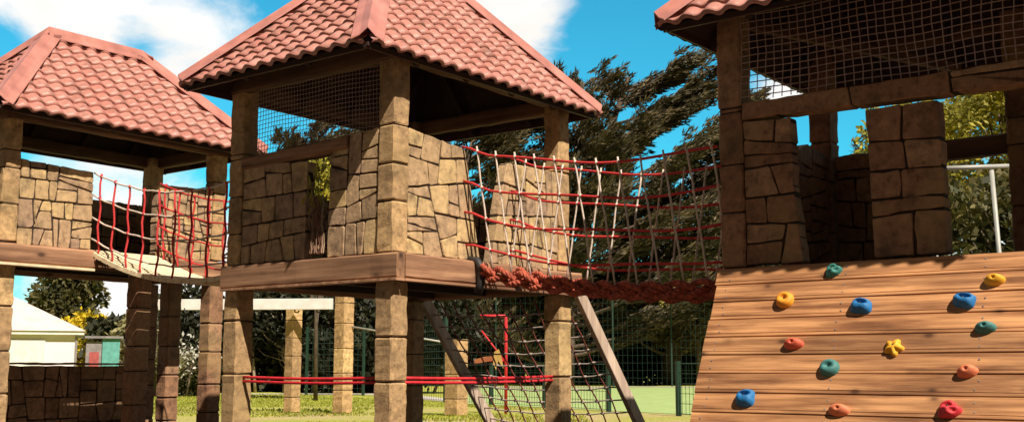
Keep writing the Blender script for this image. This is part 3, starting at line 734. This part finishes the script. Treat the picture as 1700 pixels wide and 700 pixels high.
for i in range(1, nx):
    x = -1.93+1.96*i/nx; mb = MB(); mb.tube([sp(x+.016*math.sin(k*1.3+i), k/14)-swag(i) for k in range(15)], .0085, 5); mb.build('upright_rope', M['maroon_rope'], SN)
# red straps low on the posts
def strap(name, p0, p1, label):
    e = empty(name, (-.958, 9.0, 0), R(52.5-90)); tag(e, label, 'strap', 'red straps between the middle tower posts')
    for dz in (0, .036):
        mb = MB(); p0_ = Vector(p0)+Vector((0,0,dz)); p1_ = Vector(p1)+Vector((0,0,dz)); pts = [p0_.lerp(p1_, i/12)-Vector((0,0,.012*math.sin(i/12*math.pi))) for i in range(13)]
        mb.tube(pts, .0125, 8); mb.build('strap_line', M['strap'], e)
strap('tension_strap', (-1.91,.095,.84), (-.19,.095,.84), 'red double strap in shade between the left and near posts')
strap('tension_strap', (-.095,.19,.84), (-.095,2.33,.84), 'bright red double strap between the near and right posts')

# low stone wall under the left tower
SW = empty('stone_wall', (-5.046, 11.01, 0), R(52.5-90)); tag(SW, 'low dark stone wall in shade under the left tower', 'wall')
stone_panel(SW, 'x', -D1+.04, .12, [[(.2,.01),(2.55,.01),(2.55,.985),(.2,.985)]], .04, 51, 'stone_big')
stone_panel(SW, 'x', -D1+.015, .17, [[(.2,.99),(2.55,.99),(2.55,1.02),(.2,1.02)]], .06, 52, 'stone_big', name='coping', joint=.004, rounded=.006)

# ------------------------------------------------------------------ trim trail posts and frames on the grass
def trail_post(x, y, h, w, label, seed):
    e = empty('timber_post', (x, y, 0), R(-36)); tag(e, label, 'post', 'stone-banded posts out on the grass')
    stone_post(e, -w/2, w/2, -w/2, w/2, 0, h, seed, .42); return e
trail_post(-4.80, 24.9, 2.30, .26, 'sunlit banded post under the middle of the white beam', 201)
trail_post(-3.62, 24.4, 2.50, .30, 'sunlit banded post at the right end of the white beam', 202)
trail_post(-1.14, 23.3, 1.55, .34, 'shorter banded post behind the leaning rail of the climbing net', 203)
BF = empty('white_beam', (-5.8, 24.5, 0)); tag(BF, 'long white overhead beam with black hooks held by posts on the grass', 'beam')
mb = MB(); mb.bar((-2.6,.25,2.33), (1.93,-.12,2.33), .08, .235); mb.build('beam', M['white_paint'], BF)
for k in range(9):
    x = -2.3+k*.48; mb = MB(); mb.tube([(x,.12,2.26),(x+.01,.1,2.17),(x+.08,.1,2.15),(x+.10,.1,2.2)], .018, 5); mb.build('hook', M['black'], BF)
trail_post(-8.22, 25.1, 2.2, .26, 'banded post at the left end of the white beam', 204)
o = MB(); o.tube([(-3.5,24.4,1.85),(-1.0,23.4,1.42)], .022, 6); tag(o.build('handrail', M['white_steel']), 'thin pale rail running between two banded posts on the grass', 'rail')

# red frame with orange and yellow panel behind net
PF = empty('red_play_frame', (-.4, 24.2, 0)); tag(PF, 'small red tubular frame with orange and yellow panel seen through the climbing net', 'play panel')
mb = MB(); mb.tube([(.27,0,0),(.27,0,2.02),(.25,0,2.06),(-.28,0,2.06)], .035, 8); mb.build('frame', M['strap'], PF)
mb = MB(); mb.tube([(.25,.03,1.1),(-.25,.05,1.75)], .02, 6); mb.tube([(-.3,0,1.12),(.22,0,1.12)], .03, 6); mb.build('rear_frame', M['strap'], PF)
def panel(name, pts, y0, y1, m, par):
    mb = MB(); n = len(pts); mb.add([(a, y0, b) for a, b in pts]+[(a, y1, b) for a, b in pts], [tuple(range(n)), tuple(range(2*n-1, n-1, -1))]+[(i, (i+1)%n, n+(i+1)%n, n+i) for i in range(n)]); return mb.build(name, m, par, recalc=True)
panel('orange_panel', [(-.4,1.05),(.0,1.12),(.05,1.22),(-.2,1.2),(-.4,1.14)], -.03, .0, M['rust'], PF)
panel('yellow_panel', [(.02,1.3),(.12,1.36),(.18,1.2),(.22,.95),(.15,1.05),(.11,1.12),(.06,.92),(.0,1.05)], -.06, -.035, M['ochre'], PF)
# white tubular frame behind the right tower
GF = empty('steel_frame', (6.2, 15.0, 0)); tag(GF, 'white tubular steel frame standing behind the right-hand tower', 'frame')
mb = MB(); mb.tube([(-.5,0,3.62),(.62,0,3.66)], .032, 8); mb.build('crossbar', M['white_steel'], GF)
mb = MB(); mb.tube([(.28,0,3.6),(.40,0,0)], .032, 8); mb.build('upright', M['white_steel'], GF)
mb = MB(); mb.tube([(-.5,0,3.6),(-.62,0,0)], .042, 8); mb.build('upright', M['white_steel'], GF)

# ------------------------------------------------------------------ mesh fences
def fence(name, pts, h, step, label, post_every=2.6, wire=.006, group=None, dz=.2):
    e = empty(name, (*pts[0], 0)); tag(e, label, 'fence')
    b = Vector((*pts[0], 0))
    for a, c in zip(pts[:-1], pts[1:]):
        a = Vector((*a, 0))-b; c = Vector((*c, 0))-b; ln = (c-a).length; d = (c-a)/ln; n = max(1, round(ln/post_every))
        for k in range(n+1):
            if k == 0 and a.length > .01: continue
            p = a+d*ln*k/n; mb = MB(); mb.bar(p, p+Vector((0,0,h+.05)), .09, .09, up=(d.x,d.y,0)); mb.build('post', M['green_steel'], e)
            if k == n: break
            m2 = MB(); q0 = p; L0 = ln/n; m_ = int(L0/step)
            for i in range(m_+1): x = q0+d*L0*i/m_; m2.tube([x+Vector((0,0,.04)), x+Vector((0,0,h))], wire, 3, cap=False)
            for j in range(int(h/dz)+1): z = Vector((0,0,.05+j*dz)); m2.tube([q0+z, q0+d*L0+z], wire*1.2, 3, cap=False)
            m2.build('mesh_panel', M['green_steel'], e)
    return e
fence('mesh_fence', [(-1.9,32.5), (2.15,25.4), (4.6,20.9)], 1.05, .12, 'low dark green mesh fence around near side of the pale sports court', 2.7, .0055)
fence('mesh_fence', [(-7.4,41.0), (-5.3,40.6), (-1.9,32.7)], 2.4, .2, 'green mesh fence at the left edge of the court, before dark trees', 3.2, .006)
fence('tall_mesh_fence', [(-4,61), (40,61)], 4.8, .25, 'tall dark green mesh fence along the far side of the court', 3.1, .006, dz=.4)

# ------------------------------------------------------------------ cabin and store
CB = empty('cabin', (-14.0, 36.5, 0), R(21)); tag(CB, 'white cabin with a pale low hipped roof beyond the stone wall', 'cabin')
mb = MB(); mb.box((-8.3,0,0), (0,4.6,2.02)); mb.build('wall', M['cabin_wall'], CB)
for x in (-8.3, -2.35, -.06):
    mb = MB(); mb.box((x,-.05,.02), (x+.07,-.002,2.0)); mb.build('corner_trim' if x != -2.35 else 'door_jamb', M['grey'], CB)
mb = MB(); mb.box((-8.5,-.2,2.023), (.2,4.8,2.14)); mb.build('fascia', M['white_paint'], CB)
mb = MB(); mb.add([(-8.55,-.25,2.142),(.25,-.25,2.142),(.25,4.85,2.142),(-8.55,4.85,2.142),(-5.9,2.3,3.5),(-2.4,2.3,3.5)], [(3,2,1,0),(0,1,5,4),(1,2,5),(2,3,4,5),(3,0,4)]); mb.build('roof', M['cabin_roof'], CB)
for x in (-3.75, -2.25):
    mb = MB(); mb.box((x,-.04,.05), (x+1.3,-.002,1.86)); d_ = mb.build('door', M['white_paint'], CB)
ST = empty('storage_shed', (-14.25, 38.0, 0), R(20)); tag(ST, 'small teal and red storage shed to the right of the white cabin', 'shed')
mb = MB(); mb.box((.50,0,0), (1.05,1.2,1.95)); mb.build('wall', M['teal'], ST)
mb = MB(); mb.box((-.02,.05,0), (.48,1.1,1.85)); mb.build('side_bay', M['grey'], ST)
mb = MB(); mb.box((.1,.01,.1), (.4,.048,1.5)); mb.build('door', plain('dull_red', (.35,.07,.07)), ST)
mb = MB(); mb.box((-.1,-.1,1.955), (1.15,1.3,2.03)); mb.build('roof', M['grey'], ST)

# ------------------------------------------------------------------ trees and plants
def leafq(mb, p, d, w, l, rng):
    """a leaf sprig: one folded quad pointing along d"""
    d = d.normalized(); a = Vector((rng.gauss(0,1), rng.gauss(0,1), rng.gauss(0,1))); s = d.cross(a)
    if s.length < 1e-4: s = Vector((1,0,0))
    s.normalize(); s *= w/2; e = p+d*l; m_ = p+d*l*.45
    mb.add([p, m_+s, e, m_-s], [(0,1,2,3)])
def clump_tree(name, label, cat, loc, H_, Rx, Ry, leafm, barkm='bark', z0=.25, nclump=70, nleaf=110, lsize=.22, seed=0, clump_r=.55, trunk_r=.18, group=None, top=.0, stems=1):
    rng = random.Random(seed); e = empty(name, loc); tag(e, label, cat, group)
    tr = MB(); cr = MB()
    cents = []
    for k in range(nclump):
        for _ in range(50):
            v = Vector((rng.uniform(-1,1), rng.uniform(-1,1), rng.uniform(-1,1)))
            if .25 < v.length < 1: break
        r_ = v.length**.4; v = v.normalized()*r_*rng.uniform(.75, 1.02)
        zc = H_*(z0+(1-z0)*.5*(1+v.z)); taper = 1-top*max(0, v.z)
        cents.append(Vector((v.x*Rx*taper, v.y*Ry*taper, zc)))
    for s_ in range(stems):
        bx = (s_-(stems-1)/2)*Rx*.5
        pts = [Vector((bx, 0, 0)), Vector((bx*1.1+.1*rng.uniform(-1,1), 0, H_*z0*.7)), Vector((bx*1.3+.2*rng.uniform(-1,1), 0, H_*.55)), Vector((bx*1.4, 0, H_*.85))]
        tr.tube(pts, [trunk_r, trunk_r*.8, trunk_r*.5, trunk_r*.12], 8)
    for c in cents[::2]:
        b = Vector((0,0,max(.15*H_, c.z*.55))); m_ = b.lerp(c, .5)+Vector((0,0,-.05*H_)); tr.tube([b, m_, c], [trunk_r*.4, trunk_r*.22, trunk_r*.06], 5, cap=False)
    for c in cents:
        rr = clump_r*rng.uniform(.6, 1.3)
        for i in range(nleaf):
            v = Vector((rng.gauss(0,1), rng.gauss(0,1), rng.gauss(0,.75))); v = v.normalized()*rr*rng.random()**.5
            leafq(cr, c+v, v+Vector((rng.gauss(0,.5), rng.gauss(0,.5), rng.gauss(0,.5)))*rr, lsize*rng.uniform(.4,.7), lsize*rng.uniform(.7,1.3), rng)
    tr.build('trunk', M[barkm], e); cr.build('crown', M[leafm], e); return e
def cypress(name, label, loc, H_, spread, seed, wind=Vector((1,.1,0)), nb=70, base=.12, group=None, dens=1.0, leafm='cypress', lean=.12):
    """wind-swept cypress: limbs rising to one side, each carrying upswept sprays"""
    rng = random.Random(seed); e = empty(name, loc); tag(e, label, 'tree', group); tr = MB(); cr = MB()
    trunk = [Vector((wind.x*lean*H_*(i/8)**1.6, 0, H_*.92*i/8)) for i in range(9)]
    tr.tube(trunk, [.55*(1-i/9)+.04 for i in range(9)], 8)
    for k in range(nb):
        t = base+(1-base)*(k+rng.random())/nb; zi = t*8*.97; i0 = min(int(zi), 7); p0 = trunk[i0].lerp(trunk[i0+1], zi-i0)
        az = rng.uniform(0, 2*math.pi); d = Vector((math.cos(az), math.sin(az)*.8, 0))
        side = d.dot(wind); L_ = spread*(1-.55*t**1.6)*rng.uniform(.6, 1.12)*(1+.28*side)
        pts = []; n = 7; v = (d*1.0+wind*.55).normalized()
        for i in range(n+1):
            s_ = i/n; pts.append(p0+v*L_*s_+Vector((0,0,L_*(.08*s_+.40*s_**2.0)))+Vector((rng.gauss(0,.1), rng.gauss(0,.1), rng.gauss(0,.08)))*s_*1.2)
        tr.tube(pts, [max(.02, .14*(1-i/n)*(1-.5*t)) for i in range(n+1)], 5, cap=False)
        ns = int((7+L_*2.7)*dens)
        for q_ in range(ns):
            s_ = .28+.72*rng.random()**.8; fi = s_*n; i0 = min(int(fi), n-1); c = pts[i0].lerp(pts[i0+1], fi-i0); dirb = (pts[i0+1]-pts[i0]).normalized()
            sd_ = (dirb*.7+wind*.85+Vector((rng.gauss(0,.26), rng.gauss(0,.35), rng.uniform(-.05,.42)))).normalized(); ls = rng.uniform(.9, 2.3)*(1-.35*t); 
            c = c+Vector((rng.gauss(0,.35), rng.gauss(0,.35), rng.gauss(0,.06)))
            nl = int(44)
            for i in range(nl):
                f = rng.random(); wdt = .17*(1-f)**.7*(.35+f)+.02
                o_ = Vector((rng.gauss(0,1), rng.gauss(0,1), rng.gauss(0,.55)))*wdt
                leafq(cr, c+sd_*ls*f+o_, sd_+o_*1.6+Vector((rng.gauss(0,.25), rng.gauss(0,.25), rng.gauss(0,.2))), rng.uniform(.06,.11), rng.uniform(.25,.52), rng)
    tr.build('trunk', M['bark'], e); cr.build('crown', M[leafm], e); return e
cypress('cypress_tree', 'tall windswept cypress filling the gap between middle and right towers', (2.9, 64, 0), 19.3, 9.8, 11, nb=78, lean=.20, dens=1.5, base=.05)
cypress('cypress_tree', 'windswept cypress behind the left of the rope bridge, crown partly behind the middle roof', (-4.2, 66, 0), 16.2, 7.4, 12, nb=64, dens=1.35)
cypress('cypress_tree', 'cypress with splayed branches behind the post of the right-hand tower', (9.4, 67, 0), 13.6, 7.0, 13, nb=68, lean=.12, dens=1.35)
cypress('cypress_tree', 'cypress seen through the netting of the middle tower', (-10.9, 52, 0), 12.8, 4.0, 14, nb=50)
# dark trees beyond the court
rng = random.Random(30)
spec = [(-19.5,60,7.2,'dark rounded tree seen under the left tower beyond the cabin'), (-12.4,45,4.0,'dark tree behind the white beam, left of the banded posts'), (-9.2,46,5.2,'dark tree behind the left half of the white beam'),
        (-6.6,45,4.6,'dark tree directly behind the sunlit post under the white beam'), (-3.6,44,4.8,'dark tree behind the near post of the middle tower')]
clump_tree('broadleaf_tree', spec[0][3], 'tree', (-22.9,58,0), 7.6, 1.55, 1.5, 'olive_leaf', nclump=60, nleaf=110, lsize=.36, seed=1, clump_r=.6, z0=.22, group='dark trees behind the playground')
for i, s in enumerate(spec[1:]):
    clump_tree('broadleaf_tree', s[3], 'tree', (s[0], s[1], 0), s[2], 2.3, 1.6, 'dark_leaf', barkm='pale_bark' if i == 1 else 'bark', nclump=60, nleaf=80, lsize=.3, seed=2+i, clump_r=.6, z0=.10 if i != 1 else .3, trunk_r=.07, stems=5 if i == 1 else 2, group='dark trees behind the playground')
for i, (x, y, h, lb) in enumerate([(-4.2,69,7.5,'dark hedge tree beyond the far fence, seen through the climbing net'), (.6,70,8.2,'dark hedge tree beyond the far fence, left of the leaning rail'), (5.2,69.5,7.6,'dark hedge tree beyond the far fence, under the red rope'), (9.6,70,8.0,'dark hedge tree beyond the far fence, beside the climbing wall edge'), (14,69,8.4,'dark hedge tree hidden mostly by the climbing wall')]):
    clump_tree('hedge_tree', lb, 'tree', (x, y, 0), h, 3.3, 2.2, 'dark_leaf', nclump=95, nleaf=85, lsize=.42, seed=20+i, clump_r=.85, z0=.02, trunk_r=.16, group='dark hedge trees beyond the far fence')
# hedge masses close off the gaps under the crowns
def hedge(label, x0, x1, y, h, seed, m='dark_leaf', n=16000, ls=.34):
    rng = random.Random(seed); mb = MB(); 
    for i in range(n):
        x = rng.uniform(x0, x1); z = h*rng.random()**.8*(.82+.25*noise.noise(Vector((x*.35, seed, 0)))+.1*noise.noise(Vector((x*1.3, seed, 3)))); yy = y+rng.gauss(0,.55)
        leafq(mb, Vector((x, yy, z)), Vector((rng.gauss(0,1), rng.gauss(0,1)-.4, rng.gauss(0,1))), ls*rng.uniform(.5,.9), ls*rng.uniform(.8,1.4), rng)
    e = empty('hedge', ((x0+x1)/2, y, 0)); tag(e, label, 'hedge')
    o = mb.build('foliage', M[m], e); o.location = (-(x0+x1)/2, -y, 0)
    st = MB()
    for k in range(int((x1-x0)/1.5)):
        x = x0+k*1.5+rng.uniform(-.3,.3)-(x0+x1)/2; st.tube([(x,0,0),(x+rng.uniform(-.3,.3),.1,h*.5),(x+rng.uniform(-.5,.5),0,h*.85)], [.08,.05,.02], 5)
    st.build('stems', M['bark'], e); return e
hedge('long dark hedge behind the far court fence', -7, 22, 72.5, 6.2, 5, n=26000, ls=.5)
hedge('dark hedge at the back of the grass behind the white beam', -17.5, -4.4, 47.5, 3.6, 6, n=15000, ls=.34)
hedge('clipped hedge behind the pampas grass right of the shed', -11.6, -10.6, 40, 1.6, 7, n=1500, ls=.2, m='olive_leaf')
clump_tree('gorse_bush', 'bright yellow flowering bush above the shed roof', 'bush', (-17.8,48,0), 3.25, 1.9, 1.0, 'yellow_leaf', nclump=50, nleaf=90, lsize=.2, seed=40, clump_r=.42, z0=.25, trunk_r=.05)
clump_tree('pale_bush', 'pale feathery bush to the right of the yellow bush', 'bush', (-15.3,46,0), 3.2, .8, .6, 'pale_leaf', nclump=28, nleaf=70, lsize=.24, seed=41, clump_r=.35, z0=.2, trunk_r=.04)
clump_tree('small_tree', 'small grey-green tree low on the skyline beside the pampas', 'tree', (-22,72,0), 5.6, 1.6, 1.2, 'olive_leaf', nclump=26, nleaf=70, lsize=.34, seed=42, clump_r=.5, z0=.5, trunk_r=.08)
clump_tree('blossom_shrub', 'dark shrub with white blossom between the left tower posts', 'shrub', (-11.0,38.5,0), 2.0, 1.0, .7, 'blossom', nclump=16, nleaf=18, lsize=.16, seed=43, clump_r=.3, z0=.35, trunk_r=.04)
# pampas-like grass plant
def blades(name, label, loc, h, n, m, seed, spread=.5, w=.05):
    rng = random.Random(seed); e = empty(name, loc); tag(e, label, 'plant'); mb = MB()
    for i in range(n):
        a = rng.uniform(0, 2*math.pi); d = Vector((math.cos(a), math.sin(a), 0)); L_ = h*rng.uniform(.6,1.1); s = Vector((-d.y, d.x, 0))*w; sp_ = spread*rng.uniform(.3,1.3)
        prev = None; vs = []
        for k in range(6): t = k/5; p = d*(sp_*t**1.7)+Vector((0,0,L_*(t-.28*t**3*sp_/max(.1, h*.4)))); vs += [p-s*(1-t)*.5, p+s*(1-t)*.5]
        mb.add(vs, [(2*k, 2*k+1, 2*k+3, 2*k+2) for k in range(5)])
    mb.build('leaves', M[m], e); return e
blades('pampas_grass', 'tall clump of arching pampas grass right of the teal shed', (-11.5,38.2,0), 2.3, 160, 'pale_leaf', 3, 1.0, .07)
blades('cordyline', 'spiky plant beside the pampas grass', (-12.2,39.0,0), 2.6, 120, 'olive_leaf', 4, .9, .08)
# bright trees behind the right tower
clump_tree('slender_tree', 'slender lime-green tree seen through the slit window of the middle tower', 'tree', (-5.85,34,0), 7.3, .9, .8, 'lime_leaf', nclump=30, nleaf=60, lsize=.22, seed=60, clump_r=.36, z0=.55, trunk_r=.07)
clump_tree('broadleaf_tree', 'sunlit yellow-green tree seen through the right-hand tower', 'tree', (14.2,31,0), 9.4, 4.4, 3.0, 'lime_leaf', nclump=150, nleaf=170, lsize=.2, seed=50, clump_r=.75, z0=.48, trunk_r=.22)
clump_tree('broadleaf_tree', 'dark green tree behind the white steel frame', 'tree', (12.6,27,0), 6.3, 3.6, 2.0, 'olive_leaf', nclump=110, nleaf=90, lsize=.26, seed=51, clump_r=.6, z0=.15, trunk_r=.18)
cypress('cypress_tree', 'cypress glimpsed through the doorway of the right-hand tower', (16.5, 52, 0), 13.2, 4.8, 15, nb=46)
clump_tree('broadleaf_tree', 'yellow-green bush tree showing between red rope and climbing wall', 'tree', (10.4,63.5,0), 6.5, 2.2, 1.2, 'lime_leaf', nclump=32, nleaf=60, lsize=.32, seed=52, clump_r=.6, z0=.6, trunk_r=.12)
# hanging plant in the slit window
HP = empty('hanging_plant', (-.958, 9.0, 0), R(52.5-90)); tag(HP, 'yellow-green plant with dry stems hanging in the slit window of the middle tower', 'plant')
rng = random.Random(9); mb = MB()
for i in range(40):
    x = -.92+rng.gauss(0,.05); z = rng.uniform(2.32,2.72); leafq(mb, Vector((x, .0+rng.gauss(0,.035), z)), Vector((rng.gauss(0,.3), rng.gauss(0,.3), rng.choice((-1,-1,1))*1.0)), .03, rng.uniform(.08,.17), rng)
mb.build('leaves', M['lime_leaf'], HP)
mb = MB()
for i in range(26):
    x = -.92+rng.gauss(0,.045); y = .02+rng.gauss(0,.02); pts = [(x+rng.gauss(0,.014), y+rng.gauss(0,.012), 2.42-.5*k/6) for k in range(7)]; mb.tube(pts, .0055, 4)
for i in range(60): leafq(mb, Vector((-.92+rng.gauss(0,.05), .08+rng.gauss(0,.03), rng.uniform(1.93,2.35))), Vector((rng.gauss(0,1), rng.gauss(0,1), rng.gauss(0,1))), .025, .05, rng)
mb.build('dry_stems', M['dry_stem'], HP)
# grass blades standing on the ground, densest where the view skims over it
rng = random.Random(77); mb = MB()
for i in range(26000):
    y = rng.uniform(18, 42); x = rng.uniform(-.30*y-1.5, .02*y+1.0)
    if x > -2.2+(32.5-y)*.57 - .3: continue
    if y < 28 and noise.noise(Vector((x*.3, y*.3, 0))) > .05: continue
    leafq(mb, Vector((x, y, 0)), Vector((rng.gauss(0,.35), rng.gauss(0,.35), 1)), .03, rng.uniform(.03,.075), rng)
M['blade'] = foliage('grass_blade', (.20,.25,.02), (.42,.42,.06), .35)
tag(mb.build('grass', M['blade']), 'short bright grass around the banded posts', 'grass', kind='stuff')
